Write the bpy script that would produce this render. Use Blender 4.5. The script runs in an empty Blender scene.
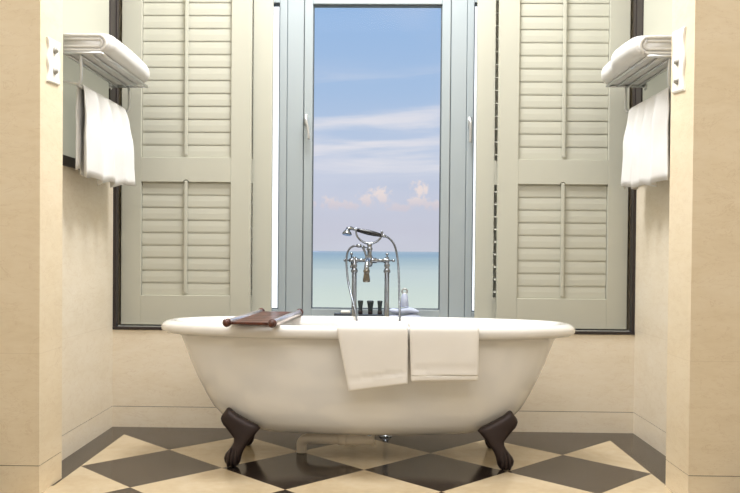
import bpy, bmesh, math, random
from mathutils import Vector, Matrix, noise
random.seed(7)
C = bpy.context.scene.collection
PI = math.pi
SQ = .4 * 2 ** .5          # diagonal of a 40 cm floor tile
BB = .1587                 # depth of the dark border along the back wall

# ------------------------------------------------------------------ camera
def make_camera():
    yaw, pitch, roll = .01952, -.01487, .00834
    cy_, sy_ = math.cos(yaw), math.sin(yaw)
    X = Vector((cy_, sy_, 0)); Yv = Vector((-sy_, cy_, 0)); Z = Vector((0, 0, 1))
    fwd = Yv * math.cos(pitch) + Z * math.sin(pitch)
    z2 = -Yv * math.sin(pitch) + Z * math.cos(pitch)
    r = X * math.cos(roll) + z2 * math.sin(roll)
    u = -X * math.sin(roll) + z2 * math.cos(roll)
    cd = bpy.data.cameras.new('camera'); co = bpy.data.objects.new('camera', cd); C.objects.link(co)
    m = Matrix((r, u, -fwd)).transposed().to_4x4()
    m.translation = Vector((.0334, -3.9559, .8671)); co.matrix_world = m
    cd.sensor_width = 36; cd.lens = 818.13 * 36 / 740
    cd.shift_x = 11.53 / 740; cd.shift_y = 16.75 / 740
    cd.clip_start = .05; cd.clip_end = 60000
    bpy.context.scene.camera = co
make_camera()
vs = bpy.context.scene.view_settings
vs.view_transform = 'Standard'; vs.look = 'None'; vs.gamma = 1; vs.use_curve_mapping = False
vs.exposure = 0.0

def lin(c):
    return tuple(((v / 255) / 12.92 if v / 255 <= .04045 else ((v / 255 + .055) / 1.055) ** 2.4) for v in c)

# ------------------------------------------------------------------ node helper
class NT:
    def __init__(s, nt): s.nt = nt; s.n = nt.nodes; s.l = nt.links
    def put(s, sock, v):
        if v is None: return
        if hasattr(v, 'is_linked'): s.l.new(v, sock)
        elif isinstance(v, (tuple, list)): sock.default_value = (*v, 1)[:len(sock.default_value)] if len(v) < len(sock.default_value) else v
        else: sock.default_value = v
    def math(s, op, a, b=None, c=None, clamp=False):
        m = s.n.new('ShaderNodeMath'); m.operation = op; m.use_clamp = clamp
        s.put(m.inputs[0], a)
        if b is not None: s.put(m.inputs[1], b)
        if c is not None: s.put(m.inputs[2], c)
        return m.outputs[0]
    def mix(s, f, a, b):
        m = s.n.new('ShaderNodeMix'); m.data_type = 'RGBA'
        s.put(m.inputs[0], f); s.put(m.inputs[6], a); s.put(m.inputs[7], b)
        return m.outputs[2]
    def ramp(s, f, stops):
        r = s.n.new('ShaderNodeValToRGB'); s.put(r.inputs[0], f); e = r.color_ramp.elements
        while len(e) < len(stops): e.new(.5)
        for i, (p, c) in enumerate(stops): e[i].position = p; e[i].color = (*c, 1) if len(c) == 3 else c
        return r.outputs[0]
    def noise(s, vec, scale, detail=3, rough=.5, dist=0):
        n = s.n.new('ShaderNodeTexNoise'); s.put(n.inputs['Vector'], vec)
        n.inputs['Scale'].default_value = scale; n.inputs['Detail'].default_value = detail
        n.inputs['Roughness'].default_value = rough; n.inputs['Distortion'].default_value = dist
        return n.outputs['Fac']
    def comb(s, x, y, z):
        n = s.n.new('ShaderNodeCombineXYZ')
        for i, v in enumerate((x, y, z)): s.put(n.inputs[i], v)
        return n.outputs[0]
    def sep(s, v):
        n = s.n.new('ShaderNodeSeparateXYZ'); s.put(n.inputs[0], v); return n.outputs
    def smooth(s, v, a, b):
        m = s.n.new('ShaderNodeMapRange'); m.interpolation_type = 'SMOOTHSTEP'
        s.put(m.inputs[0], v); m.inputs[1].default_value = a; m.inputs[2].default_value = b
        return m.outputs[0]

# ------------------------------------------------------------------ sky
def make_world():
    w = bpy.data.worlds.new('sky'); bpy.context.scene.world = w; w.use_nodes = True
    t = NT(w.node_tree); bg = t.n['Background']
    co = t.n.new('ShaderNodeTexCoord').outputs['Generated']
    x, y, z = t.sep(co)
    az = t.math('ARCTAN2', x, y)
    el = t.math('ARCSINE', z)
    # measured in hundredths: el .30 rad is the top of the window
    base = t.ramp(t.math('MULTIPLY', el, 2.0, clamp=True), [
        (0.0, lin((205, 206, 218))), (.05, lin((203, 203, 218))), (.13, lin((202, 206, 224))),
        (.24, lin((192, 205, 229))), (.38, lin((171, 196, 230))), (.58, lin((156, 189, 231))), (1.0, lin((140, 178, 228)))])
    # cirrus streaks, nearly level
    v = t.comb(t.math('MULTIPLY', az, 2.2), t.math('ADD', t.math('MULTIPLY', el, 22), t.math('MULTIPLY', az, -1.2)), 0)
    n = t.noise(v, 1.35, 5, .55, .3)
    win = t.math('MULTIPLY', t.smooth(el, .075, .11), t.math('SUBTRACT', 1, t.smooth(el, .15, .24)))
    cir = t.math('MULTIPLY', t.math('MULTIPLY', t.smooth(n, .42, .62), win), .9)
    col = t.mix(cir, base, lin((236, 232, 238)))
    soft = t.math('MULTIPLY', t.smooth(t.noise(t.comb(t.math('MULTIPLY', az, 4), t.math('MULTIPLY', el, 9), 3), 1.2, 4), .45, .75), .35)
    col = t.mix(soft, col, lin((215, 217, 233)))
    # small cumulus row above the horizon
    v2 = t.comb(t.math('MULTIPLY', az, 60), t.math('MULTIPLY', el, 60), 0)
    nz = t.math('SUBTRACT', t.noise(v2, 1.5, 5, .65), .5)
    tot = None
    for (u_, v_, ru, rv) in ((319, 203, 13, 7), (345, 204, 20, 8), (379, 200, 13, 9), (393, 195, 12, 11), (427, 202, 12, 8), (430, 190, 10, 11), (362, 206, 17, 6), (448, 204, 20, 8), (410, 207, 22, 5),
                             (300, 206, 18, 6), (262, 202, 18, 9), (500, 198, 24, 11), (560, 204, 26, 9), (200, 203, 28, 10)):
        a0 = (u_ - 386) / 818; e0 = (251 - v_) / 818
        da = t.math('MULTIPLY', t.math('SUBTRACT', az, a0), 818 / ru)
        de = t.math('MULTIPLY', t.math('SUBTRACT', el, e0), 818 / rv)
        d = t.math('SQRT', t.math('ADD', t.math('MULTIPLY', da, da), t.math('MULTIPLY', de, de)))
        g = t.math('SUBTRACT', 1, d)
        tot = g if tot is None else t.math('MAXIMUM', tot, g)
    cm = t.smooth(t.math('ADD', tot, t.math('MULTIPLY', nz, 3.2)), .0, .8)
    cm = t.math('MULTIPLY', cm, .85)
    ccol = t.mix(t.smooth(el, .05, .075), lin((214, 206, 216)), lin((246, 228, 222)))
    col = t.mix(cm, col, ccol)
    t.put(bg.inputs[0], col); bg.inputs[1].default_value = 1.0
make_world()

def light(name, kind, loc, rot, energy, color, size=None, parent=None, angle=None):
    ld = bpy.data.lights.new(name, kind); ld.energy = energy; ld.color = color
    if size: ld.shape = 'RECTANGLE'; ld.size, ld.size_y = size
    if angle is not None: ld.angle = angle
    o = bpy.data.objects.new(name, ld); C.objects.link(o); o.location = loc; o.rotation_euler = rot; o.parent = parent
    return o
light('sun', 'SUN', (0, -10, 20), (math.radians(50), 0, math.radians(-8)), 4.5, (1, .96, .9), angle=math.radians(2))
CEIL = 3.3
light('alcove_fill_light', 'AREA', (0.0, -.62, CEIL - .03), (0, 0, 0), 88, (.98, .99, 1), (.9, .6))  # unseen area light added to brighten the alcove in place of window daylight
light('room_fill_light', 'AREA', (0, -3.3, CEIL - .03), (0, 0, 0), 84, (1, .99, .985), (3.2, 2.6))  # added overhead fill, out of view, for surfaces facing the camera

# ------------------------------------------------------------------ materials
def mat(name):
    m = bpy.data.materials.new(name); m.use_nodes = True
    t = NT(m.node_tree); return m, t, t.n['Principled BSDF']
def bump(t, p, h, strength, dist):
    b = t.n.new('ShaderNodeBump'); b.inputs['Strength'].default_value = strength; b.inputs['Distance'].default_value = dist
    t.put(b.inputs['Height'], h); t.l.new(b.outputs[0], p.inputs['Normal'])
def simple(name, rgb, rough=.5, metal=0, var=.04, scale=8, spec=.5, bstr=0, bscale=300, coat=0):
    m, t, p = mat(name)
    pos = t.n.new('ShaderNodeTexCoord').outputs['Object']
    n = t.noise(pos, scale, 4)
    c = lin(rgb)
    a = tuple(max(0, v * (1 - var * 2)) for v in c); b = tuple(min(1, v * (1 + var * 2)) for v in c)
    t.put(p.inputs['Base Color'], t.mix(n, a, b))
    p.inputs['Roughness'].default_value = rough; p.inputs['Metallic'].default_value = metal
    p.inputs['Specular IOR Level'].default_value = spec; p.inputs['Coat Weight'].default_value = coat
    if bstr: bump(t, p, t.noise(pos, bscale, 3), bstr, .002)
    return m

def stone_mat(name='cream_marble', k=(1, 1, 1)):
    m, t, p = mat(name)
    pos = t.n.new('ShaderNodeTexCoord').outputs['Object']
    x, y, z = t.sep(pos)
    v = t.comb(t.math('MULTIPLY', x, 1.5), t.math('MULTIPLY', y, 1.5), t.math('MULTIPLY', z, 4))
    n1 = t.noise(v, 2.2, 6, .6, .6); n2 = t.noise(v, 14, 5, .6, .4)
    f = t.math('ADD', t.math('MULTIPLY', n1, .6), t.math('MULTIPLY', n2, .4))
    c = t.ramp(f, [(.3, lin((228, 214, 190))), (.5, lin((236, 224, 203))), (.72, lin((241, 231, 213)))])
    vein = t.math('SUBTRACT', 1, t.smooth(t.math('ABSOLUTE', t.math('SUBTRACT', t.noise(v, 3.1, 5, .65, 1.2), .5)), 0, .012))
    c = t.mix(t.math('MULTIPLY', vein, .22), c, lin((196, 168, 134)))
    # slab joint
    j = t.math('SUBTRACT', 1, t.smooth(t.math('ABSOLUTE', t.math('SUBTRACT', z, .497)), .0008, .0022))
    c = t.mix(t.math('MULTIPLY', j, .15), c, lin((180, 158, 128)))
    mm = t.n.new('ShaderNodeMix'); mm.data_type = 'RGBA'; mm.blend_type = 'MULTIPLY'; mm.inputs[0].default_value = 1
    t.put(mm.inputs[6], c); t.put(mm.inputs[7], k)
    t.put(p.inputs['Base Color'], mm.outputs[2]); p.inputs['Roughness'].default_value = .34
    p.inputs['Specular IOR Level'].default_value = .4
    return m

def floor_mat():
    m, t, p = mat('checker_marble_floor')
    pos = t.n.new('ShaderNodeTexCoord').outputs['Object']
    x, y, z = t.sep(pos)
    yy = t.math('ADD', y, BB)
    s = t.math('DIVIDE', t.math('ADD', x, yy), SQ); u = t.math('DIVIDE', t.math('SUBTRACT', x, yy), SQ)
    fs = t.math('FLOOR', s); fu = t.math('FLOOR', u)
    par = t.math('ABSOLUTE', t.math('MODULO', t.math('ADD', fs, fu), 2))       # 0 dark, 1 cream
    side = t.math('MULTIPLY', t.math('GREATER_THAN', t.math('ABSOLUTE', x), 2 * SQ), t.math('GREATER_THAN', y, -1.0))
    band = t.math('MAXIMUM', side, t.math('GREATER_THAN', yy, 0))
    dark = t.math('MAXIMUM', t.math('SUBTRACT', 1, par), band)
    def edge(v): return t.math('ABSOLUTE', t.math('SUBTRACT', v, t.math('ROUND', v)))
    g = t.math('MINIMUM', edge(s), edge(u))
    gr = t.math('SUBTRACT', 1, t.smooth(g, .0015, .0045))
    gr = t.math('MULTIPLY', gr, t.math('SUBTRACT', 1, band))
    be = t.math('MINIMUM', t.math('ABSOLUTE', t.math('SUBTRACT', t.math('ABSOLUTE', x), 2 * SQ)), t.math('ABSOLUTE', yy))
    tid = t.comb(fs, fu, 0)
    wn = t.n.new('ShaderNodeTexWhiteNoise'); t.put(wn.inputs[0], tid)
    off = t.n.new('ShaderNodeVectorMath'); off.operation = 'MULTIPLY_ADD'
    t.put(off.inputs[0], tid); off.inputs[1].default_value = (3.1, 5.7, 0); t.put(off.inputs[2], pos)
    n1 = t.noise(off.outputs[0], 4, 6, .62, .8); n2 = t.noise(off.outputs[0], 30, 4)
    f = t.math('ADD', t.math('MULTIPLY', n1, .75), t.math('MULTIPLY', n2, .25))
    cream = t.ramp(f, [(.3, lin((180, 160, 128))), (.5, lin((193, 175, 144))), (.7, lin((203, 187, 160)))])
    cream = t.mix(t.math('MULTIPLY', wn.outputs[0], .15), cream, lin((196, 176, 146)))
    black = t.ramp(f, [(.3, lin((38, 31, 27))), (.55, lin((47, 39, 34))), (.75, lin((58, 50, 44)))])
    c = t.mix(dark, cream, black)
    c = t.mix(t.math('MULTIPLY', gr, .75), c, lin((96, 76, 52)))
    t.put(p.inputs['Base Color'], c)
    t.put(p.inputs['Roughness'], t.math('ADD', .09, t.math('MULTIPLY', n2, .06)))
    p.inputs['Specular IOR Level'].default_value = .5
    return m

def glass_mat():
    m, t, p = mat('clear_glass'); t.n.remove(p)
    out = t.n['Material Output']
    tr = t.n.new('ShaderNodeBsdfTransparent'); tr.inputs[0].default_value = (.97, .98, .98, 1)
    gl = t.n.new('ShaderNodeBsdfGlossy'); gl.inputs['Roughness'].default_value = .02
    fr = t.n.new('ShaderNodeFresnel'); fr.inputs[0].default_value = 1.12
    mx = t.n.new('ShaderNodeMixShader'); t.l.new(fr.outputs[0], mx.inputs[0])
    t.l.new(tr.outputs[0], mx.inputs[1]); t.l.new(gl.outputs[0], mx.inputs[2]); t.l.new(mx.outputs[0], out.inputs[0])
    return m

def towel_mat(name, rgb):
    m, t, p = mat(name)
    pos = t.n.new('ShaderNodeTexCoord').outputs['Object']
    n = t.noise(pos, 420, 2, .7); n2 = t.noise(pos, 12, 3)
    c = lin(rgb)
    t.put(p.inputs['Base Color'], t.mix(n2, tuple(v * .95 for v in c), c))
    p.inputs['Roughness'].default_value = .95; p.inputs['Sheen Weight'].default_value = .25
    p.inputs['Specular IOR Level'].default_value = .15
    bump(t, p, t.math('ADD', t.math('MULTIPLY', n, .6), t.math('MULTIPLY', n2, .4)), .35, .003)
    return m

def wood_mat():
    m, t, p = mat('dark_red_wood')
    pos = t.n.new('ShaderNodeTexCoord').outputs['Object']
    x, y, z = t.sep(pos)
    n = t.noise(t.comb(t.math('MULTIPLY', x, 26), t.math('MULTIPLY', y, 3), t.math('MULTIPLY', z, 26)), 1.6, 5, .6, .6)
    t.put(p.inputs['Base Color'], t.ramp(n, [(.3, lin((52, 24, 16))), (.55, lin((88, 44, 30))), (.75, lin((120, 66, 46)))]))
    p.inputs['Roughness'].default_value = .4; p.inputs['Coat Weight'].default_value = .12; p.inputs['Coat Roughness'].default_value = .15
    return m

def sea_mat():
    m, t, p = mat('sea_water')
    pos = t.n.new('ShaderNodeTexCoord').outputs['Object']
    x, y, z = t.sep(pos)
    inv = t.math('DIVIDE', 118.0, t.math('MAXIMUM', y, 30.0))    # 1 near the shore, 0 far out: water depth
    n = t.noise(t.comb(t.math('MULTIPLY', x, .004), t.math('MULTIPLY', y, .02), 0), 1.0, 4)
    f = t.math('ADD', inv, t.math('MULTIPLY', t.math('SUBTRACT', n, .5), .16))
    c = t.ramp(f, [(0, lin((160, 168, 172))), (.05, lin((138, 156, 164))), (.16, lin((158, 170, 167))), (.34, lin((184, 188, 176))), (.7, lin((194, 196, 176))), (1.0, lin((200, 200, 178)))])
    t.put(p.inputs['Base Color'], c); p.inputs['Roughness'].default_value = .75; p.inputs['Specular IOR Level'].default_value = .05
    return m

M = {}
M['stone'] = stone_mat(); M['tan_stone'] = stone_mat('tan_marble', (.975, .93, .84)); M['floor'] = floor_mat(); M['glass'] = glass_mat()
M['paint'] = simple('ceiling_paint', (236, 230, 218), .8, var=.01)
M['shutter'] = simple('shutter_paint', (187, 186, 172), .55, var=.012, scale=3)
M['alu'] = simple('grey_green_window_paint', (160, 169, 173), .42, var=.012, scale=3)
M['alu_dark'] = simple('window_gasket', (84, 92, 96), .5, var=.01)
M['gasket'] = simple('window_seal', (112, 124, 128), .5, var=.01)
M['sill'] = simple('sill_stone', (196, 196, 190), .4, var=.03)
M['dark'] = simple('dark_brown_trim', (44, 36, 36), .4, var=.05)
M['frost_glow'] = simple('frosted_glass_added_glow', (158, 157, 144), .6, var=.015, scale=2)
_p = M['frost_glow'].node_tree.nodes['Principled BSDF']; _p.inputs['Emission Color'].default_value = (*lin((222, 222, 202)), 1); _p.inputs['Emission Strength'].default_value = .30  # faint emission added to lift the pane where the rack and towel shade it
M['enamel'] = simple('white_enamel', (238, 236, 232), .12, var=.006, scale=4, coat=.5)
M['bronze'] = simple('dark_bronze_iron', (50, 38, 36), .42, metal=.35, var=.12, scale=30, bstr=.3, bscale=60)
M['chrome'] = simple('chrome', (150, 155, 163), .14, metal=1, var=.01)
M['hosem'] = simple('steel_hose', (122, 126, 132), .3, metal=1, var=.02)
M['steel'] = simple('satin_steel', (205, 207, 208), .3, metal=.7, var=.02)
M['blackp'] = simple('black_handle', (22, 22, 26), .2, var=.02)
M['towel'] = towel_mat('white_terry', (226, 225, 223)); M['towel_w'] = towel_mat('cream_white_terry', (250, 247, 242))
M['sleeve'] = simple('polished_rod', (225, 215, 212), .22, metal=.8, var=.02); M['wood'] = wood_mat(); M['sea'] = sea_mat()
M['plate'] = simple('white_porcelain', (246, 243, 236), .2, var=.01)
M['toggle'] = simple('grey_toggle', (176, 174, 168), .3, metal=.4, var=.02)
M['pvc'] = simple('cream_pvc', (236, 226, 210), .35, var=.02)
M['post'] = simple('white_render', (250, 250, 250), .8, var=.005)
M['bottle'] = simple('dark_toiletry_plastic', (46, 56, 60), .25, var=.03)
M['tray'] = simple('dark_grey_tray', (58, 62, 68), .35, var=.03)
M['linen'] = simple('pale_blue_white_cloth', (186, 194, 216), .9, var=.03, scale=30)
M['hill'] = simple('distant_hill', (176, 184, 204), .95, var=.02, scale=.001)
M['brass'] = simple('aged_nickel', (124, 119, 112), .22, metal=1, var=.05)

# ------------------------------------------------------------------ mesh helpers
def obj(name, bm, m, parent=None, smooth=False, bevel=0, seg=2, sub=0, loc=None, recalc=True):
    if recalc: bmesh.ops.recalc_face_normals(bm, faces=bm.faces)
    me = bpy.data.meshes.new(name); bm.to_mesh(me); bm.free()
    if smooth:
        me.polygons.foreach_set('use_smooth', [True] * len(me.polygons))
    for mm in (m if isinstance(m, (list, tuple)) else [m]): me.materials.append(mm)
    o = bpy.data.objects.new(name, me); C.objects.link(o); o.parent = parent
    if loc: o.location = loc
    if bevel:
        b = o.modifiers.new('bevel', 'BEVEL'); b.width = bevel; b.segments = seg; b.limit_method = 'ANGLE'; b.angle_limit = math.radians(40)
    if sub:
        s = o.modifiers.new('subdivision', 'SUBSURF'); s.levels = sub; s.render_levels = sub
    return o
def tag(o, label, cat, group=None, kind=None):
    o['label'] = label; o['category'] = cat
    if group: o['group'] = group
    if kind: o['kind'] = kind
    return o
def thing(name, label, cat, loc=(0, 0, 0), rz=0, group=None):
    o = bpy.data.objects.new(name, None); C.objects.link(o); o.location = loc; o.rotation_euler = (0, 0, rz)
    o.empty_display_size = .05
    return tag(o, label, cat, group)
def struct(name, bm, m, parent=None, **k):
    o = obj(name, bm, m, parent, **k)
    if parent is None: o['kind'] = 'structure'
    return o
def box(bm, x0, x1, y0, y1, z0, z1):
    vs_ = [bm.verts.new(p) for p in ((x0, y0, z0), (x1, y0, z0), (x1, y1, z0), (x0, y1, z0), (x0, y0, z1), (x1, y0, z1), (x1, y1, z1), (x0, y1, z1))]
    for f in ((0, 3, 2, 1), (4, 5, 6, 7), (0, 1, 5, 4), (1, 2, 6, 5), (2, 3, 7, 6), (3, 0, 4, 7)): bm.faces.new([vs_[i] for i in f])
    return vs_
def boxes(*bs):
    bm = bmesh.new()
    for b in bs: box(bm, *b)
    return bm
def spline(pts, n=8):
    P = [Vector(p) for p in pts]; out = []
    for i in range(len(P) - 1):
        a = P[max(i - 1, 0)]; b = P[i]; c = P[i + 1]; d = P[min(i + 2, len(P) - 1)]
        for k in range(n):
            s = k / n
            out.append(.5 * ((2 * b) + (c - a) * s + (2 * a - 5 * b + 4 * c - d) * s * s + (3 * b - a - 3 * c + d) * s ** 3))
    out.append(P[-1]); return out
def tube(bm, pts, r, seg=12, caps=True):
    pts = [Vector(p) for p in pts]; n = len(pts)
    rs = r if isinstance(r, (list, tuple)) else [r] * n
    if len(rs) != n:
        rs = [rs[min(int(i / (n - 1) * (len(rs) - 1)), len(rs) - 2)] * (1 - (i / (n - 1) * (len(rs) - 1)) % 1) + rs[min(int(i / (n - 1) * (len(rs) - 1)) + 1, len(rs) - 1)] * ((i / (n - 1) * (len(rs) - 1)) % 1) if i < n - 1 else rs[-1] for i in range(n)]
    tan = [(pts[min(i + 1, n - 1)] - pts[max(i - 1, 0)]).normalized() for i in range(n)]
    up = Vector((0, 0, 1)) if abs(tan[0].z) < .9 else Vector((1, 0, 0))
    nr = (up - tan[0] * up.dot(tan[0])).normalized(); rings = []
    for i in range(n):
        nr = (nr - tan[i] * nr.dot(tan[i])).normalized(); bn = tan[i].cross(nr)
        rings.append([bm.verts.new(pts[i] + (nr * math.cos(2 * PI * k / seg) + bn * math.sin(2 * PI * k / seg)) * rs[i]) for k in range(seg)])
    for a, b in zip(rings, rings[1:]):
        for k in range(seg): bm.faces.new((a[k], a[(k + 1) % seg], b[(k + 1) % seg], b[k]))
    if caps: bm.faces.new(rings[0][::-1]); bm.faces.new(rings[-1])
def lathe(bm, prof, c=(0, 0, 0), axis=(0, 0, 1), seg=24):
    a = Vector(axis).normalized(); u = a.orthogonal().normalized(); w = a.cross(u); c = Vector(c); rings = []
    for r, h in prof:
        rings.append([bm.verts.new(c + a * h + (u * math.cos(2 * PI * k / seg) + w * math.sin(2 * PI * k / seg)) * max(r, 1e-5)) for k in range(seg)])
    for p, q in zip(rings, rings[1:]):
        for k in range(seg): bm.faces.new((p[k], p[(k + 1) % seg], q[(k + 1) % seg], q[k]))
    bm.faces.new(rings[0][::-1]); bm.faces.new(rings[-1])
def loft(bm, rings, cap=True, closed=True):
    R = [[bm.verts.new(p) for p in r] for r in rings]
    n = len(R[0])
    for a, b in zip(R, R[1:]):
        for k in range(n if closed else n - 1): bm.faces.new((a[k], a[(k + 1) % n], b[(k + 1) % n], b[k]))
    if cap: bm.faces.new(R[0][::-1]); bm.faces.new(R[-1])
    return R

# ------------------------------------------------------------------ the room
WL, WR = -1.238, 1.287          # recess side walls
PL, PR = -1.141, 1.124          # pilaster side faces
struct('floor', boxes((-2.6, 2.6, -6.2, .32, -.12, 0)), M['floor'])
struct('ceiling', boxes((-2.6, 2.6, -6.2, .32, CEIL, CEIL + .1)), M['paint'])
HB = .0995
G = .0025                        # groove above the skirting
def wall(name, x0, x1, y0, y1, z1=CEIL, z0=0): struct(name, boxes((x0, x1, y0, y1, z0 + HB + G, z1)), M['tan_stone' if 'pilaster' in name else 'stone'])
def skirt(name, x0, x1, y0, y1):
    struct(name, boxes((x0, x1, y0, y1, 0, HB)), M['tan_stone' if 'pilaster' in name else 'stone'])
def groove(name, x0, x1, y0, y1):
    struct(name, boxes((x0, x1, y0, y1, HB, HB + G)), M['joint'])
M['joint'] = simple('dark_joint', (92, 74, 52), .9, var=.02)
for nm, a in (('back', (WL, WR, 0, .32)), ('left', (WL - .15, WL, -.9, .32)), ('right', (WR, WR + .15, -.9, .32)),
              ('pilaster_left', (-2.6, PL, -1.108, -.9)), ('pilaster_right', (PR, 2.6, -1.12, -.9))):
    x0, x1, y0, y1 = a
    wall('wall_' + nm, x0, x1, y0, y1, .475 if nm == 'back' else CEIL)
    skirt('baseboard_' + nm, x0, x1, y0, y1)
    e = .0022
    groove('trim_' + {'back': '1', 'left': '2', 'right': '3', 'pilaster_left': '4', 'pilaster_right': '5'}[nm], x0 + (e if nm == 'right' or nm == 'pilaster_right' else 0), x1 - (e if nm in ('left', 'pilaster_left') else 0), y0 + (e if nm in ('back', 'pilaster_left', 'pilaster_right') else 0), y1)
struct('wall_room_left', boxes((-2.7, -2.6, -6.2, -.9, 0, CEIL)), M['paint'])
struct('wall_room_right', boxes((2.6, 2.7, -6.2, -.9, 0, CEIL)), M['paint'])
struct('wall_front', boxes((-2.7, 2.7, -6.3, -6.2, 0, CEIL)), M['paint'])
# window wall beside and above the window
WT = 2.17
struct('wall_window', boxes((WL, -.565, .18, .32, .489, CEIL), (.60, WR, .18, .32, .489, CEIL), (-.565, .60, .18, .32, WT, CEIL)), M['paint'])
struct('trim_6', boxes((WL, WR, .035, .32, .475, .489)), M['sill'], bevel=.002)
# dark frame round the shutter opening
struct('trim_7', boxes((WL, WR, -.006, .034, .4755, .489), (WL, WL + .016, -.004, .034, .489, CEIL), (WR - .015, WR, -.004, .034, .489, CEIL)), M['dark'], bevel=.0015)

# central window with its two side lights
YW = .2
GT, GB = 2.111, .573
win = bpy.data.objects.new('window_1', None); C.objects.link(win); win['kind'] = 'structure'
struct('window_frame', boxes((-.414, -.3325, .185, .27, .49, WT), (.411, .489, .185, .27, .49, WT),
     (-.3325, .411, .185, .27, GT + .045, WT), (-.58, -.414, .185, .27, GT + .045, WT), (.489, .63, .185, .27, GT + .045, WT),
     (-.3325, .411, .185, .27, .49, .527), (-.58, -.414, .185, .27, .49, .527), (.489, .63, .185, .27, .49, .527)), M['alu'], win, bevel=.002)
def sash(x0, x1, st, zb, zt, y=.178):
    # rails and stiles with an inner gasket line
    s = struct('sash', boxes((x0, x0 + st, y, y + .07, zb, zt), (x1 - st, x1, y, y + .07, zb, zt),
        (x0 + st, x1 - st, y, y + .07, zb, zb + st), (x0 + st, x1 - st, y, y + .07, zt - st, zt)), M['alu'], win, bevel=.003)
    g = .004
    a, b, c, d = x0 + st, x1 - st, zb + st, zt - st
    struct('gasket', boxes((a, a + g, y + .012, y + .05, c, d), (b - g, b, y + .012, y + .05, c, d), (a + g, b - g, y + .012, y + .05, c, c + g), (a + g, b - g, y + .012, y + .05, d - g, d)), M['alu_dark'], s)
    struct('pane', boxes((a + g, b - g, y + .028, y + .034, c + g, d - g)), M['glass'], s)
    return s
sc = sash(-.3285, .407, .0425, .531, GT + .0415)
sl = sash(-.580, -.4165, .0375, .531, GT + .0415)
sr = sash(.4915, .632, .0335, .531, GT + .0415)
struct('seal', boxes((-.3325, -.3285, .19, .25, .527, GT + .045), (.407, .411, .19, .25, .527, GT + .045)), M['alu_dark'], win)
struct('seal', boxes((-.4165, -.414, .19, .25, .527, GT + .045), (.489, .4915, .19, .25, .527, GT + .045)), M['gasket'], win)
def handle(x, z, par, lean):
    bm = bmesh.new(); box(bm, x - .009, x + .009, .168, .178, z - .005, z + .045)
    tube(bm, spline([(x, .17, z + .02), (x, .15, z + .02), (x + lean * .004, .146, z + .01), (x + lean * .014, .147, z - .045), (x + lean * .017, .148, z - .085)], 5), [.007, .007, .008, .008, .007], 10)
    obj('handle', bm, M['steel'], par, smooth=True)['label'] = 'lever handle in pale metal'
handle(-.318, 1.51, sc, 1)
handle(.507, 1.50, sr, 0)

# ------------------------------------------------------------------ side lights in the recess walls (frosted, with an added glow)
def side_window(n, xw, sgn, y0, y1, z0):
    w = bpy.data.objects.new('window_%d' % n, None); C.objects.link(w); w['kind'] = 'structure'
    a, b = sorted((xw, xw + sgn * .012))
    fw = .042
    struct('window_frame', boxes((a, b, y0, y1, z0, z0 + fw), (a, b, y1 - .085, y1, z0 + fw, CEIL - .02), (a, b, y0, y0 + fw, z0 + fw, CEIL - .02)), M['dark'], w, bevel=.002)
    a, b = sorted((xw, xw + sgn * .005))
    struct('pane', boxes((a, b, y0 + fw, y1 - .085, z0 + fw, CEIL - .02)), M['frost_glow'], w)
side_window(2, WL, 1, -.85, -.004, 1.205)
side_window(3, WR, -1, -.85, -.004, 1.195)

# ------------------------------------------------------------------ plantation shutters
def shutter(label, x0, x1, y, open_louvers=False, bar=True):
    t = thing('window_shutter', label, 'shutter', ((x0 + x1) / 2, y, .497), group=None)
    w = x1 - x0; h = w / 2; H = 3.00 - .497; st = .098 if bar else (.096 if x0 < 0 else .089); D = .032
    lo0, lo1, up0 = .145, .703, .823           # local heights of the louvre openings
    up1 = up0 + .0635 * 25
    fr = bmesh.new()
    box(fr, -h, -h + st, 0, D, 0, H); box(fr, h - st, h, 0, D, 0, H)
    box(fr, -h + st, h - st, 0, D, 0, lo0); box(fr, -h + st, h - st, 0, D, up1, H)
    # middle rail with the little notch for the tilt bar
    def rail(z0, z1, notch):
        if not notch: box(fr, -h + st, h - st, 0, D, z0, z1); return
        prof = [(-h + st, z1), (-h + st, z0)]
        for k in range(9):
            a = PI - PI * k / 8
            prof.append((.013 * math.cos(a), z0 + .011 * math.sin(a)))
        prof += [(h - st, z0), (h - st, z1)]
        f = [fr.verts.new((x, 0, z)) for x, z in prof]; b = [fr.verts.new((x, D, z)) for x, z in prof]
        fr.faces.new(f); fr.faces.new(b[::-1])
        for i in range(len(prof)): j = (i + 1) % len(prof); fr.faces.new((f[i], b[i], b[j], f[j]))
    rail(lo1, up0, bar)
    obj('frame', fr, M['shutter'], t, bevel=.0015)
    for (a, b, n) in ((lo0, lo1, 9), (up0, up1, 25)):
        bm = bmesh.new(); p = (b - a) / n; g = .002
        for i in range(n):
            zc = a + p * (i + .5)
            ang = math.radians(78) if open_louvers else math.radians(3)
            hh = p * .503; tt = .0022
            cs, sn = math.cos(ang), math.sin(ang); ring = []
            # lens-shaped slat, lower edge towards the room
            for (q, r_) in ((-1, 0), (-.8, .55), (0, 1), (.8, .55), (1, 0), (.8, -.55), (0, -1), (-.8, -.55)):
                dz, dy = q * hh * cs + r_ * tt * sn, q * hh * sn - r_ * tt * cs
                ring.append((dy + .016, zc + dz))
            loft(bm, [[(x, yy_, z_) for yy_, z_ in ring] for x in (-h + st + g, h - st - g)])
        lv = obj('louvers', bm, M['shutter'], t)
        if bar:
            bb = bmesh.new(); z1 = b + (.006 if b == lo1 else -.012)
            box(bb, -.008, .008, -.003, .006, a + .012, z1)
            obj('tilt_bar', bb, M['shutter'], t, bevel=.002)
    return t
shutter('left front shutter leaf, grey-beige louvers, beside the left towel rack', -1.214, -.577, .050)
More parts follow.
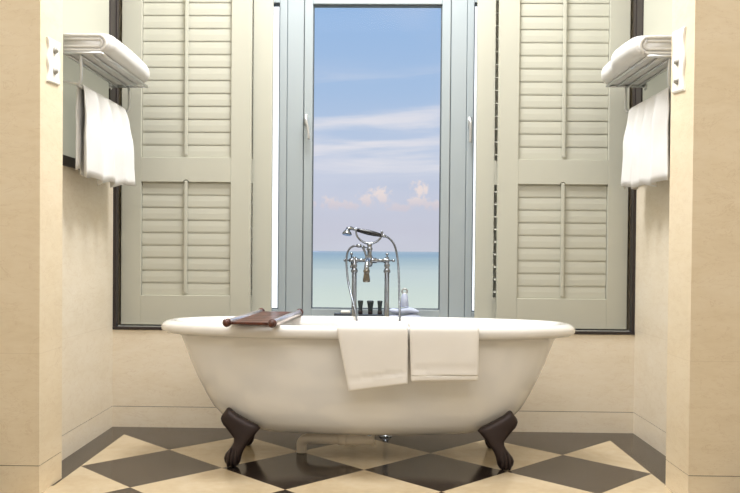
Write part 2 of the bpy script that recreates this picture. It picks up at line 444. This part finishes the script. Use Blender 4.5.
shutter('right front shutter leaf, grey-beige louvers, beside the right towel rack', .632, 1.264, .050)
shutter('narrow visible edge of the shutter leaf folded behind the left louvered leaf', -1.10, -.481, .112, True, False)
shutter('narrow visible edge of the shutter leaf folded behind the right louvered leaf', 0.534, 1.15, .112, True, False)

# ------------------------------------------------------------------ bathtub
TX, TY = .006, -.52
tub = thing('clawfoot_bathtub', 'white double-ended roll-top bathtub standing on dark claw feet', 'bathtub', (TX, TY, 0))
def oval(a, b, z, n=96, e=2.25):
    r = []
    b *= .93; z -= .005
    for k in range(n):
        t = 2 * PI * k / n; c, s = math.cos(t), math.sin(t)
        r.append((a * math.copysign(abs(c) ** (2 / e), c), b * math.copysign(abs(s) ** (2 / e), s), z))
    return r
prof = [(.02, .01, .155), (.38, .08, .158), (.50, .135, .175), (.58, .17, .22), (.66, .212, .33), (.725, .232, .46), (.765, .243, .54),
        (.785, .250, .566), (.803, .259, .576), (.822, .268, .579), (.842, .278, .576), (.857, .286, .568), (.866, .290, .556), (.866, .290, .545), (.860, .287, .536), (.848, .281, .529),
        (.826, .270, .526), (.800, .258, .525), (.783, .250, .515), (.768, .246, .48), (.742, .240, .41), (.715, .234, .35), (.680, .224, .28), (.645, .212, .222), (.60, .195, .175), (.545, .172, .145), (.47, .135, .126), (.35, .08, .117), (.05, .015, .114)]
bm = bmesh.new(); loft(bm, [oval(*p) for p in prof])
obj('tub_body', bm, M['enamel'], tub, smooth=True)
def claw_foot(x, y, sx, sy):
    # rings read from the foot's outline: height px, left px, right px (225..260 px frame), depth
    S = [(468, 231, 235, .012, 0), (466.5, 226.5, 237.8, .030, 0), (463, 224.2, 240, .040, 0), (459, 223.4, 241, .044, -.002), (455, 224.9, 241.8, .038, -.002), (451, 228.3, 243.5, .034, 0), (447.5, 231, 245.5, .032, .004),
         (444, 232.8, 248.5, .034, .010), (440, 232.8, 251, .038, .017), (436.5, 230, 254, .040, .023), (433, 226.8, 257, .041, .028), (430, 224.2, 259.6, .040, .032), (427, 221.2, 256.5, .040, .035), (424, 219.6, 250, .040, .038), (421, 218.7, 244.3, .040, .041), (418, 219.6, 238.6, .038, .044), (415.5, 221.5, 234, .035, .047), (413, 223.2, 231, .028, .050), (411, 224.6, 228.6, .018, .053), (410.3, 226, 227, .006, .054)]
    bm = bmesh.new(); rings = []
    for v, l, r, d, yo in S:
        cx, hw = ((l + r) / 2 - 233) * .00398, (r - l) / 2 * .00398
        z = max((468 - v) * .00398, 0.0005); ring = []
        for k in range(24):
            t = 2 * PI * k / 24; c, s = math.cos(t), math.sin(t)
            ring.append((sx * (cx + hw * c), sy * (-yo * .62) + sy * d * .62 * math.copysign(abs(s) ** .8, s), z))
        rings.append(ring)
    loft(bm, rings)
    # ridges of the paw
    o = obj('claw_foot', bm, M['bronze'], tub, smooth=True, loc=(x - TX, y - TY, 0)); o['label'] = 'dark bronze claw foot'
    bm = bmesh.new()
    for dx in (-.018, -.004, .010):
        tube(bm, spline([(sx * dx, sy * .020, .004), (sx * dx, sy * .028, .020), (sx * (dx + .002), sy * .026, .045), (sx * (dx * .8 + .006), sy * .016, .075)], 5), [.004, .006, .005, .003], 8)
    obj('claws', bm, M['bronze'], o, smooth=True)
claw_foot(-.525, -.698, 1, -1); claw_foot(.558, -.693, -1, -1)
claw_foot(-.525, -.345, 1, 1); claw_foot(.558, -.345, -1, 1)

# drain pipe below the tub
dp = thing('drain_pipe', 'cream plastic drain pipe with elbow lying under the bathtub', 'pipe', (-.28, -.5, 0))
def dloc(p): return tuple(Vector(p) - Vector((-.28, -.5, 0)))
bm = bmesh.new(); tube(bm, [dloc(p) for p in spline([(-.272, -.46, .001), (-.272, -.46, .02), (-.270, -.465, .046), (-.250, -.48, .064), (-.21, -.495, .070), (-.10, -.50, .071)], 6)], .0225, 18)
obj('elbow', bm, M['pvc'], dp, smooth=True)
bm = bmesh.new()
lathe(bm, [(.0255, 0), (.027, .004), (.027, .03), (.025, .032), (.025, .036), (.027, .038), (.027, .075), (.025, .078), (.025, .15), (.023, .155)], dloc((-.115, -.5, .071)), (1, 0, 0), 24)
obj('coupling', bm, M['pvc'], dp, smooth=True)
bm = bmesh.new(); tube(bm, [dloc((.018, -.5, .062)), dloc((.018, -.5, .109))], [.02, .018], 18); lathe(bm, [(.03, 0), (.03, .006), (.02, .008)], dloc((.018, -.5, .100)), (0, 0, 1), 20)
obj('waste_outlet', bm, M['chrome'], dp, smooth=True)

# ------------------------------------------------------------------ wooden bath caddy across the left end of the tub
cad = thing('bath_caddy', 'dark red-brown wooden bath rack with round side rails laid across the tub', 'bath caddy', (0, 0, 0))
A0 = Vector((-.530, -.850, .5890)); A1 = Vector((-.477, -.250, .5890)); W_ = Vector((.176, -.015, 0))
cad.location = A0
def cl(p): return tuple(p - A0)
bm = bmesh.new()
n = 7
for i in range(n):
    f0 = .03 + i * .945 / n; f1 = f0 + .945 / n * .93
    a = A0.lerp(A1, f0); b = A0.lerp(A1, f1)
    q = [a + W_ * .03, a + W_ * .97, b + W_ * .97, b + W_ * .03]
    lo = [bm.verts.new(cl(p + Vector((0, 0, -.007)))) for p in q]; hi = [bm.verts.new(cl(p + Vector((0, 0, .003)))) for p in q]
    bm.faces.new(lo[::-1]); bm.faces.new(hi)
    for k in range(4): bm.faces.new((lo[k], lo[(k + 1) % 4], hi[(k + 1) % 4], hi[k]))
obj('slats', bm, M['wood'], cad, bevel=.002)
for off in (Vector((0, 0, 0)), W_):
    bm = bmesh.new(); a = A0 + off; b = A1 + off; d = (b - a).normalized(); L = (b - a).length
    lathe(bm, [(.004, -.012), (.011, -.009), (.0135, -.002), (.012, .003), (.0165, .006), (.0165, .018), (.011, .022), (.0125, .026), (.0125, L - .026), (.011, L - .022), (.0165, L - .018), (.0165, L - .006), (.012, L - .003), (.0135, L + .002), (.011, L + .009), (.004, L + .012)], cl(a), d, 20)
    rl = obj('side_rail', bm, M['wood'], cad, smooth=True)
    bm = bmesh.new(); lathe(bm, [(.0128, .026), (.0134, .027), (.0134, L - .027), (.0128, L - .026)], cl(a), d, 20)
    obj('rod_sleeve', bm, M['sleeve'], rl, smooth=True)['label'] = 'polished pale metal rod of the side rail'

# ------------------------------------------------------------------ towels over the front rim
def rim_towel(label, xl, xr, zl, zr, shift, two=False):
    t = thing('hand_towel', label, 'towel', ((xl + xr) / 2, -.78, .496))
    O = Vector((t.location.x, -.80, .5))
    def sheet(th, dz0, inset, yo, amp, seed, hem=True):
        bm = bmesh.new(); N = 30; R = []
        for i in range(N + 1):
            f = i / N; zb = zl + (zr - zl) * f + dz0
            path = [(-.728, .49), (-.735, .535), (-.750, .575), (-.775, .5875 + 0), (-.800, .585), (-.817, .571), (-.8215, .55), (-.822, .50), (-.822, .45), (-.821, .40), (-.820, zb + .02), (-.820, zb)]
            pts = spline([(0, p[0], p[1]) for p in path], 4)
            row = []
            for j, p in enumerate(pts):
                g = j / (len(pts) - 1); hang = max(0, (.56 - p.z) / .2) if p.y < -.8 else 0
                x = xl + (xr - xl) * f + (shift * hang * (1 - f) if f < 1 else 0) * 1.0
                x += inset * (.5 - f)
                wob = noise.noise(Vector((x * 9, p.z * 6, seed))) * amp * hang
                row.append(Vector((x, p.y + wob - yo * (1 if p.y < -.79 else -.3), p.z + (.0 if hang else yo * .6))))
            R.append(row)
        # outer and inner skins
        n = len(R[0]); V = {}
        for i in range(N + 1):
            for j in range(n):
                a = R[i][max(j - 1, 0)]; b = R[i][min(j + 1, n - 1)]; d = (b - a); nn = Vector((0, -abs(d.z) if True else 0, 0))
                nrm = Vector((0, d.z, -d.y)).normalized()
                if nrm.y > 0 and j > n // 2: nrm = -nrm
                if j <= n // 2 and nrm.z < 0: nrm = -nrm
                e = th * (1 - .75 * (abs(2 * i / N - 1) ** 14)) * (1 - .5 * (j / (n - 1)) ** 40)
                if hem:
                    zb = zl + (zr - zl) * i / N; hz = R[i][j].z - zb
                    if j > n // 2 and .036 < hz < .050: e *= .4
                V[i, j, 0] = bm.verts.new(R[i][j] + nrm * e - O); V[i, j, 1] = bm.verts.new(R[i][j] - O)
        for i in range(N):
            for j in range(n - 1):
                bm.faces.new((V[i, j, 0], V[i + 1, j, 0], V[i + 1, j + 1, 0], V[i, j + 1, 0]))
                bm.faces.new((V[i, j, 1], V[i, j + 1, 1], V[i + 1, j + 1, 1], V[i + 1, j, 1]))
        for j in range(n - 1):
            bm.faces.new((V[0, j, 0], V[0, j + 1, 0], V[0, j + 1, 1], V[0, j, 1])); bm.faces.new((V[N, j, 0], V[N, j, 1], V[N, j + 1, 1], V[N, j + 1, 0]))
        for i in range(N):
            bm.faces.new((V[i, 0, 0], V[i, 0, 1], V[i + 1, 0, 1], V[i + 1, 0, 0])); bm.faces.new((V[i, n - 1, 0], V[i + 1, n - 1, 0], V[i + 1, n - 1, 1], V[i, n - 1, 1]))
        return bm
    obj('top_layer', sheet(.007, 0, 0, .0045, .010, 3.3), M['towel_w'], t, smooth=True)
    obj('under_layer', sheet(.0045, .007 if not two else -.004, .008, 0, .010, 3.3, False), M['towel_w'], t, smooth=True)
rim_towel('larger white towel over the front tub rim, left of the pair', -.108, .165, .330, .362, .040)
rim_towel('shorter white towel over the front tub rim, right of the pair', .171, .437, .372, .378, .008, True)

# ------------------------------------------------------------------ floor-standing bath faucet
FY = -.135
fa = thing('bath_faucet', 'chrome floor-standing bath mixer rising behind the tub', 'faucet', (.012, FY, 0))
FO = Vector((.012, FY, 0))
def F(p): return tuple(Vector(p) - FO)
def mk(name, m, fn, par=None, o=FO):
    bm = bmesh.new(); fn(bm); return obj(name, bm, m, par or fa, smooth=True)
for x in (-.060, .092):
    def colm(bm):
        lathe(bm, [(.030, 0), (.030, .004), (.025, .010), (.016, .014), (.0125, .02), (.0125, .53), (.017, .535), (.017, .545), (.0125, .552), (.0125, .60), (.0115, .62), (.0115, .765), (.0155, .768), (.0165, .776), (.0130, .784), (.010, .79), (.0135, .797), (.0135, .806), (.0095, .812), (.0095, .84), (.004, .842)], F((x, FY, 0)), (0, 0, 1), 24)
    mk('column', M['chrome'], colm)
def bridge(bm):
    lathe(bm, [(.006, -.0) , (.0125, .002), (.0125, .014), (.0085, .018), (.0085, .045), (.013, .050), (.013, .102), (.0085, .107), (.0085, .134), (.0125, .138), (.0125, .15), (.006, .152)], F((-.060, FY, .824)), (1, 0, 0), 20)
    lathe(bm, [(.010, -.03), (.015, -.02), (.017, 0), (.014, .02), (.0105, .03), (.0105, .045), (.014, .05), (.014, .058), (.010, .062), (.012, .07), (.012, .078), (.006, .08)], F((.010, FY, .824)), (0, 0, 1), 20)
mk('mixer_body', M['chrome'], bridge)
for x, s in ((-.076, -1), (.094, 1)):
    def cross(bm):
        c = Vector(F((x - s * .002, FY - .004, .824)))
        lathe(bm, [(.008, -.012), (.010, -.006), (.010, .006), (.008, .012)], c, (s, 0, 0), 16)
        for d in ((0, 0, 1), (0, 0, -1), (0, 1, 0), (0, -1, 0), (s, 0, 0)):
            lathe(bm, [(.0035, .004), (.0032, .024), (.0065, .026), (.0075, .031), (.0055, .036), (.001, .037)], c, d, 12)
    mk('cross_handle', M['chrome'], cross)
def spout(bm):
    p = spline([(.008, FY, .824), (.006, FY - .05, .828), (.002, FY - .10, .820), (-.001, FY - .125, .800), (-.002, FY - .13, .782)], 6)
    tube(bm, [F(q) for q in p], [.012, .0115, .011, .0115, .0125], 18)
sp = mk('spout', M['chrome'], spout)
bm = bmesh.new(); lathe(bm, [(.011, .0), (.0145, .003), (.0145, .012), (.0125, .016), (.0135, .03), (.0165, .045), (.0165, .056), (.011, .058)], F((-.002, FY - .13, .785)), (0, 0, -1), 20)
obj('nozzle', bm, M['brass'], sp, smooth=True)
def cradle(bm):
    arc = spline([(-.054, FY, .968), (-.052, FY, .945), (-.040, FY, .925), (-.016, FY, .908), (.010, FY, .903), (.036, FY, .908), (.058, FY, .925), (.066, FY, .942), (.067, FY, .955)], 5)
    tube(bm, [F(q) for q in arc], [.004, .0042, .0048, .0055, .006, .0055, .0048, .0042, .004], 12)
    for q in (arc[0], arc[-1]):
        lathe(bm, [(.002, -.004), (.0065, -.002), (.0065, .004), (.002, .008)], F(q), (0, 0, 1), 12)
mk('cradle', M['chrome'], cradle)
def divert(bm):
    tube(bm, [F(q) for q in spline([(-.004, FY - .018, .835), (-.010, FY - .022, .858), (-.018, FY - .026, .878), (-.024, FY - .028, .889)], 4)], [.004, .0045, .006, .0065], 12)
mk('diverter_lever', M['chrome'], divert)

# hand shower resting in the cradle, with its looping hose
hs = thing('hand_shower', 'chrome hand shower with dark grip resting in the mixer cradle, hose looping down', 'hand shower', (.01, FY, .94))
HO = Vector((.01, FY, .94))
def Hh(p): return tuple(Vector(p) - HO)
ax0 = Vector((-.050, FY, .966)); ax1 = Vector((.066, FY, .941)); d = (ax1 - ax0)
bm = bmesh.new(); L = d.length
lathe(bm, [(.006, 0), (.0085, .003), (.0105, .025), (.0125, .055), (.0115, .085), (.009, .108), (.0075, L - .002), (.006, L)], Hh(ax0), d, 20)
obj('handle', bm, M['blackp'], hs, smooth=True)['label'] = 'black grip'
bm = bmesh.new()
tube(bm, [Hh(q) for q in spline([ax0 + d * .01, ax0 - d * .12, (-.080, FY - .004, .974), (-.092, FY - .010, .968)], 4)], [.0075, .0070, .0095, .011], 14)
lathe(bm, [(.009, -.012), (.013, -.004), (.019, .004), (.0225, .010), (.0225, .015), (.020, .0165), (.019, .0165), (.001, .018)], Hh((-.094, FY - .014, .958)), (-.12, -.25, -1), 24)
obj('shower_head', bm, M['chrome'], hs, smooth=True); bm = bmesh.new()
tube(bm, [Hh(ax1 - d * .02), Hh(ax1 + d * .10), Hh(ax1 + d * .17)], [.0075, .008, .006], 14)
obj('hose_connector', bm, M['chrome'], hs, smooth=True)
hp = [tuple(ax1 + d * .13), (.103, FY, .926), (.126, FY - .006, .895), (.141, FY - .02, .83), (.146, FY - .07, .74), (.147, FY - .13, .65), (.148, FY - .18, .575), (.145, FY - .21, .48), (.135, FY - .235, .36),
      (.09, FY - .25, .26), (.04, FY - .25, .235), (-.01, FY - .25, .27), (-.035, FY - .23, .36), (-.040, FY - .21, .46), (-.043, FY - .185, .56), (-.060, FY - .14, .63), (-.083, FY - .07, .71), (-.094, FY - .03, .78), (-.097, FY - .015, .83), (-.089, FY - .008, .868), (-.070, FY - .006, .888), (-.046, FY - .01, .892), (-.026, FY - .01, .890), (-.004, FY - .004, .886)]
pts = spline(hp, 14); bm = bmesh.new()
rs = [.0048 + .0006 * math.sin(i * 2.1) for i in range(len(pts))]
tube(bm, [Hh(q) for q in pts], rs, 10)
obj('hose', bm, M['hosem'], hs, smooth=True)
bm = bmesh.new(); lathe(bm, [(.005, 0), (.0075, .002), (.0085, .010), (.0085, .02), (.006, .024)], Hh((-.052, FY - .010, .892)), (1, 0, -.05), 14)
obj('hose_nut', bm, M['chrome'], hs, smooth=True)

# ------------------------------------------------------------------ things on the window sill
SZ = .489
def at(label, name, cat, x, y, group=None): return thing(name, label, cat, (x, y, SZ), group=group)
t = at('small dark soap box with a white soap bar on the sill left of the mixer', 'soap_box', 'soap box', -.120, .09)
bm = boxes((-.044, .050, -.028, .028, 0, .070)); obj('box', bm, M['tray'], t, bevel=.004)
t2 = tag(obj('soap_bar', boxes((-.024, .024, -.016, .016, 0, .014)), M['plate'], None, bevel=.005, loc=(-.108, .09, SZ + .0702)), 'white soap bar on the small dark box left of the mixer', 'soap')
tr = tag(obj('amenity_tray', boxes((-.062, .062, -.030, .030, 0, .066)), M['tray'], None, bevel=.004, loc=(.020, .09, SZ)), 'low dark tray on the sill between the mixer columns', 'tray')
def tot(lab, x, s=1, m='bottle', y=.09):
    b = thing('toiletry_bottle', lab, 'bottle', (x, y, SZ + .0662), group='dark toiletry bottles on the sill tray')
    bm = bmesh.new(); lathe(bm, [(.010, 0), (.0105, .002), (.012 * s, .030), (.0175 * s, .062), (.0175 * s, .065), (.015 * s, .0675), (.001, .068)], (0, 0, 0), (0, 0, 1), 20); obj('tube', bm, M[m], b, smooth=True)
    bm = bmesh.new(); lathe(bm, [(.0105, 0), (.0115, .003), (.0115, .016), (.0105, .018)], (0, 0, 0), (0, 0, 1), 20); c = obj('cap', bm, M['dark'], b, smooth=True); c.location = (0, 0, .0)
tot('dark upturned toiletry tube just right of the left mixer column', -.034, .8)
tot('widest dark upturned toiletry tube, middle of the tray', .015, 1.0)
tot('dark upturned toiletry tube just left of the right mixer column', .062, .75)
# folded cloth and white bottle
t = thing('folded_cloth', 'pale bluish white folded cloth on the sill right of the mixer', 'cloth', (.188, .10, SZ))
for i, (w, z0, z1, dx) in enumerate(((.082, 0, .035, 0), (.078, .035, .068, -.002), (.072, .068, .098, -.006))):
    bm = bmesh.new(); R = []
    for k in range(13):
        f = k / 12; x = -w + 2 * w * f + dx; zz = z1 + .004 * math.sin(f * 9 + i); e = .4 + .6 * (1 - abs(2 * f - 1) ** 6)
        zc = (z0 + zz) / 2; hz = (zz - z0) / 2 * e
        R.append([(x, -.03, zc - hz * .7), (x, -.036, zc), (x, -.03, zc + hz * .8), (x, 0, zc + hz), (x, .03, zc + hz * .8), (x, .03, zc - hz)])
    loft(bm, R); obj('fold', bm, M['linen'], t, smooth=True)
b = thing('white_bottle', 'pale bottle with ringed stopper standing on the folded cloth', 'bottle', (.184, .10, SZ + .103))
bm = bmesh.new(); lathe(bm, [(.020, 0), (.021, .003), (.019, .03), (.016, .055), (.010, .064), (.009, .068)], (0, 0, 0), (0, 0, 1), 20); obj('body', bm, M['linen'], b, smooth=True)
bm = bmesh.new(); tube(bm, [(.013 * math.cos(a * PI / 8), 0, .078 + .012 * math.sin(a * PI / 8)) for a in range(17)], .004, 10, False); obj('stopper', bm, M['toggle'], b, smooth=True)

# ------------------------------------------------------------------ towel racks
def rack(sgn, xw, y0, y1, label):
    """sgn: +1 projects towards +x (left wall)."""
    t = thing('towel_rack', label, 'towel rack', (xw, (y0 + y1) / 2, 1.64), group=None)
    h = (y1 - y0) / 2
    for d in (.035, .083, .131, .179):
        bm = bmesh.new(); tube(bm, [(sgn * d, -h, 0), (sgn * d, h, 0)], .0065 if d > .17 else .0055, 12); obj('shelf_bar', bm, M['steel'], t, smooth=True)
    for s in (-1, 1):
        bm = bmesh.new(); tube(bm, [(sgn * .007, s * h, 0), (sgn * .179, s * h, 0)], .006, 12)
        lathe(bm, [(.018, 0), (.018, .006), (.010, .009)], (0, s * h, 0), (sgn, 0, 0), 18); obj('end_bar', bm, M['steel'], t, smooth=True)
        bm = bmesh.new()
        yb = s * (h - .012)
        tube(bm, spline([(sgn * .095, yb, 0), (sgn * .097, yb, -.05), (sgn * .097, yb, -.095), (sgn * .090, yb, -.115), (sgn * .074, yb, -.118), (sgn * .04, yb, -.112), (sgn * .0, yb, -.105)], 5), .0065, 12)
        lathe(bm, [(.016, 0), (.016, .006), (.010, .009)], (0, yb, -.105), (sgn, 0, 0), 18)
        obj('bracket', bm, M['steel'], t, smooth=True)
    bm = bmesh.new(); tube(bm, [(sgn * .074, -h + .012, -.118), (sgn * .074, h - .012, -.118)], .0065, 12); obj('towel_bar', bm, M['steel'], t, smooth=True)
    return t
LWF, RWF = WL + .005, WR - .005
rack(1, LWF, -.735, -.075, 'satin steel towel rack on the left recess wall')
rack(-1, RWF, -.715, -.135, 'satin steel towel rack on the right recess wall')

def shelf_towel(label, sgn, xw, y0, y1, fn):
    """stack of folded towel; fn(f) -> (outer reach, height) along its length, f 0 near .. 1 far"""
    t = thing('bath_towel', label, 'towel', (xw, (y0 + y1) / 2, 1.6467))
    N = 36; bm = bmesh.new(); R = []
    for i in range(N + 1):
        f = i / N; y = y0 + (y1 - y0) * f - (y0 + y1) / 2
        out, H = fn(f); inn = .012
        e = 1 - .10 * max(0, 1 - f * 9) ** 2 - .10 * max(0, 1 - (1 - f) * 9) ** 2
        H = H * e; r = H / 2; ring = []
        # two folded layers: seam groove on the wall side, rounded fold outwards
        xo = out * e
        for k in range(13):
            a = -PI / 2 + PI * k / 12
            ring.append((xo - r + r * math.cos(a), r + r * math.sin(a)))
        for k in range(1, 8):
            x = (xo - r) + (inn - (xo - r)) * k / 7; ring.append((x, 2 * r + .003 * math.sin(k * 1.3 + f * 6)))
        ring.append((inn - .002, r * 1.5)); ring.append((inn + .004, r)); ring.append((inn - .002, r * .5))
        for k in range(0, 7):
            x = inn + ((xo - r) - inn) * k / 7; ring.append((x, 0.0))
        R.append([(sgn * p[0], y + .004 * noise.noise(Vector((p[0] * 30, p[1] * 30, i * .2))), p[1] + .003 * noise.noise(Vector((p[0] * 20, f * 8, sgn))) * (1 if p[1] > .01 else 0)) for p in ring])
    loft(bm, R); b = obj('towel_body', bm, M['towel'], t, smooth=True)
    # visible roll layers on the near end: nested fold cords
    out, H = fn(0); e = .9; r = H * e / 2
    bm = bmesh.new(); yb = y0 - (y0 + y1) / 2
    for (rr, st) in ((.80, .02), (.40, .03)):
        pts = []
        for k in range(9):
            a = PI / 2 - PI * k / 8; pts.append((sgn * (out * e - r + r * rr * math.cos(a)), yb - .001, r + r * rr * math.sin(a)))
        pts = [(sgn * st, yb - .001, r + r * rr)] + pts + [(sgn * st, yb - .001, r - r * rr)]
        tube(bm, spline(pts, 3), r * .19, 10)
    obj('folded_edge', bm, M['towel'], t, smooth=True)
def fnL(f): return (.226 - .018 * f, .080 + .016 * math.sin(f * PI * .9))
def fnR(f):
    s = 1 / (1 + math.exp(-(f - .52) * 26))
    return ((.242 + .01 * math.sin(f * PI)) * (1 - s) + (.235 - .02 * f) * s, (.086 + .016 * f) * (1 - s) + (.098 - .012 * f) * s - .010 * math.exp(-((f - .52) / .05) ** 2))
shelf_towel('thick white bath towel folded on top of the left towel rack', 1, LWF, -.725, -.085, fnL)
shelf_towel('thick white bath towel folded on top of the right towel rack', -1, RWF, -.705, -.115, fnR)

def hang_towel(label, sgn, xw, y0, y1, zb, seed, flare, dbar=.074, ztop=1.522 + .0095):
    t = thing('hanging_towel', label, 'towel', (xw + sgn * dbar, (y0 + y1) / 2, ztop))
    NY, NZ = 64, 26; bm = bmesh.new(); th = .0028; ym = (y0 + y1) / 2
    def sheet(side):
        g = {}
        for i in range(NY + 1):
            f = i / NY
            zbot = zb(f) + (.03 if side < 0 else 0)
            for j in range(NZ + 1):
                h = j / NZ; drop = (ztop - zbot) * max(0, h - .06) / .94
                if h < .12:
                    a = h / .12 * PI / 2; dx = .0105 * math.sin(a); z = -.0105 * (1 - math.cos(a))
                else: dx = .0105; z = -.0105 - (drop - .0) * (h - .12) / .88
                hh = max(0, (h - .08)) ; amp = .026 * min(1, hh * 1.6) + .011 * min(1, hh * 8)
                ph = f * 2 * PI * 4.2 + seed + .6 * math.sin(f * 7 + seed) + .5 * hh * math.sin(f * 5)
                dx += amp * (1 - abs(math.sin(ph / 2))) * (1 if side > 0 else .45) + (flare * hh ** 1.3 if side > 0 else 0) * (.35 + .65 * f)
                dx = min(dx, .1)
                dx = max(dx, .006)
                if side < 0: dx = min(dx, dbar - .012)
                dx += .010 * hh * noise.noise(Vector((f * 9, hh * 5, seed)))
                y = y0 + (y1 - y0) * f - ym; y += (.016 * hh) * math.sin(ph + 1.2) * .6 + (f - .5) * .03 * hh
                g[i, j] = Vector((sgn * side * dx, y, z))
        return g
    for side in (1, -1):
        g = sheet(side); V = {}
        for (i, j), p in g.items():
            a = g[max(i - 1, 0), j]; b = g[min(i + 1, NY), j]; c = g[i, max(j - 1, 0)]; d_ = g[i, min(j + 1, NZ)]
            nrm = (b - a).cross(d_ - c).normalized() * th
            V[i, j, 0] = bm.verts.new(p + nrm); V[i, j, 1] = bm.verts.new(p - nrm)
        for i in range(NY):
            for j in range(NZ):
                bm.faces.new((V[i, j, 0], V[i + 1, j, 0], V[i + 1, j + 1, 0], V[i, j + 1, 0])); bm.faces.new((V[i, j, 1], V[i, j + 1, 1], V[i + 1, j + 1, 1], V[i + 1, j, 1]))
        for j in range(NZ):
            for i in (0, NY): bm.faces.new((V[i, j, 0], V[i, j + 1, 0], V[i, j + 1, 1], V[i, j, 1]))
        for i in range(NY):
            for j in (0, NZ): bm.faces.new((V[i, j, 0], V[i + 1, j, 0], V[i + 1, j, 1], V[i, j, 1]))
    obj('cloth', bm, M['towel'], t, smooth=True)
hang_towel('white towel draped in folds from the left rack bar', 1, LWF, -.665, -.125, lambda f: 1.165 - .022 * math.sin(f * PI) + .012 * math.sin(f * 19) + .028 * f, 1.0, .030)
hang_towel('white towel draped in folds from the right rack bar', -1, RWF, -.665, -.165, lambda f: 1.160 + .010 * math.sin(f * 15 + 1) + .014 * f, 2.4, .014)

# ------------------------------------------------------------------ switch plates on the pilasters
def plate(label, xf, sgn, yc, zc, w, h, kz):
    t = thing('switch_plate', label, 'switch plate', (xf, yc, zc))
    prof = []
    n = 44
    for k in range(n):
        s = k / n
        # scalloped long edges
        if s < .5: z = -h / 2 + h * (s / .5); y = -w / 2 - .006 * math.cos(z / h * 4 * PI)
        else: z = h / 2 - h * ((s - .5) / .5); y = w / 2 + .006 * math.cos(z / h * 4 * PI)
        prof.append((y, z))
    bm = bmesh.new()
    loft(bm, [[(sgn * dx, y * k_, z * k_) for y, z in prof] for dx, k_ in ((0, 1), (.005, 1), (.008, .95))])
    obj('plate', bm, M['plate'], t, smooth=False)
    for z in kz:
        bm = bmesh.new(); lathe(bm, [(.013, .007), (.013, .012), (.009, .014), (.009, .015), (.0085, .019), (.002, .021)], (0, 0, z), (sgn, 0, 0), 18)
        obj('toggle', bm, M['toggle'], t, smooth=True)
plate('white scalloped double switch plate on the left pilaster', PL, 1, -1.0, 1.545, .105, .165, (-.034, .040))
plate('taller white scalloped switch plate on the right pilaster', PR, -1, -.985, 1.56, .105, .235, (-.072, -.004))

# ------------------------------------------------------------------ outside
bm = bmesh.new()
v = [bm.verts.new(p) for p in ((-30000, .6, -8), (30000, .6, -8), (30000, 50000, -8), (-30000, 50000, -8))]; bm.faces.new(v)
sea = obj('sea', bm, M['sea']); tag(sea, 'calm pale turquoise sea beyond the window up to the horizon', 'sea', kind='stuff')
bm = bmesh.new(); N = 24; R = []
for i in range(N + 1):
    f = i / N; x = -2600 + 2150 * f; h = 46 * (math.sin(min(1, (1 - f) * 1.6) * PI / 2)) * (.8 + .2 * math.sin(f * 11)) + 1
    R.append([(x, 7000, -8), (x, 7200, h * .8 - 8), (x, 7500, h - 8), (x, 8200, -8)])
loft(bm, R); hill = obj('headland', bm, M['hill'], smooth=True); hill['kind'] = 'structure'
for x, w, lab in ((-.96, .15, 'added white post making the bright strip in the left side pane'), (1.03, .12, 'added white post making the bright strip in the right side pane')):
    p = thing('bright_strip_post', lab, 'post', (x, 4.2, -.3))  # invented sunlit post, stands in for the glare strip beside the window
    obj('shaft', boxes((-w, w, -.06, .06, 0.12, 5.6)), M['post'], p, bevel=.004)
    obj('base_block', boxes((-w - .02, w + .02, -.08, .08, 0, .12)), M['post'], p, bevel=.004)
struct('balcony_slab', boxes((-2.5, 2.5, .34, 4.5, -.45, -.3)), M['post'])
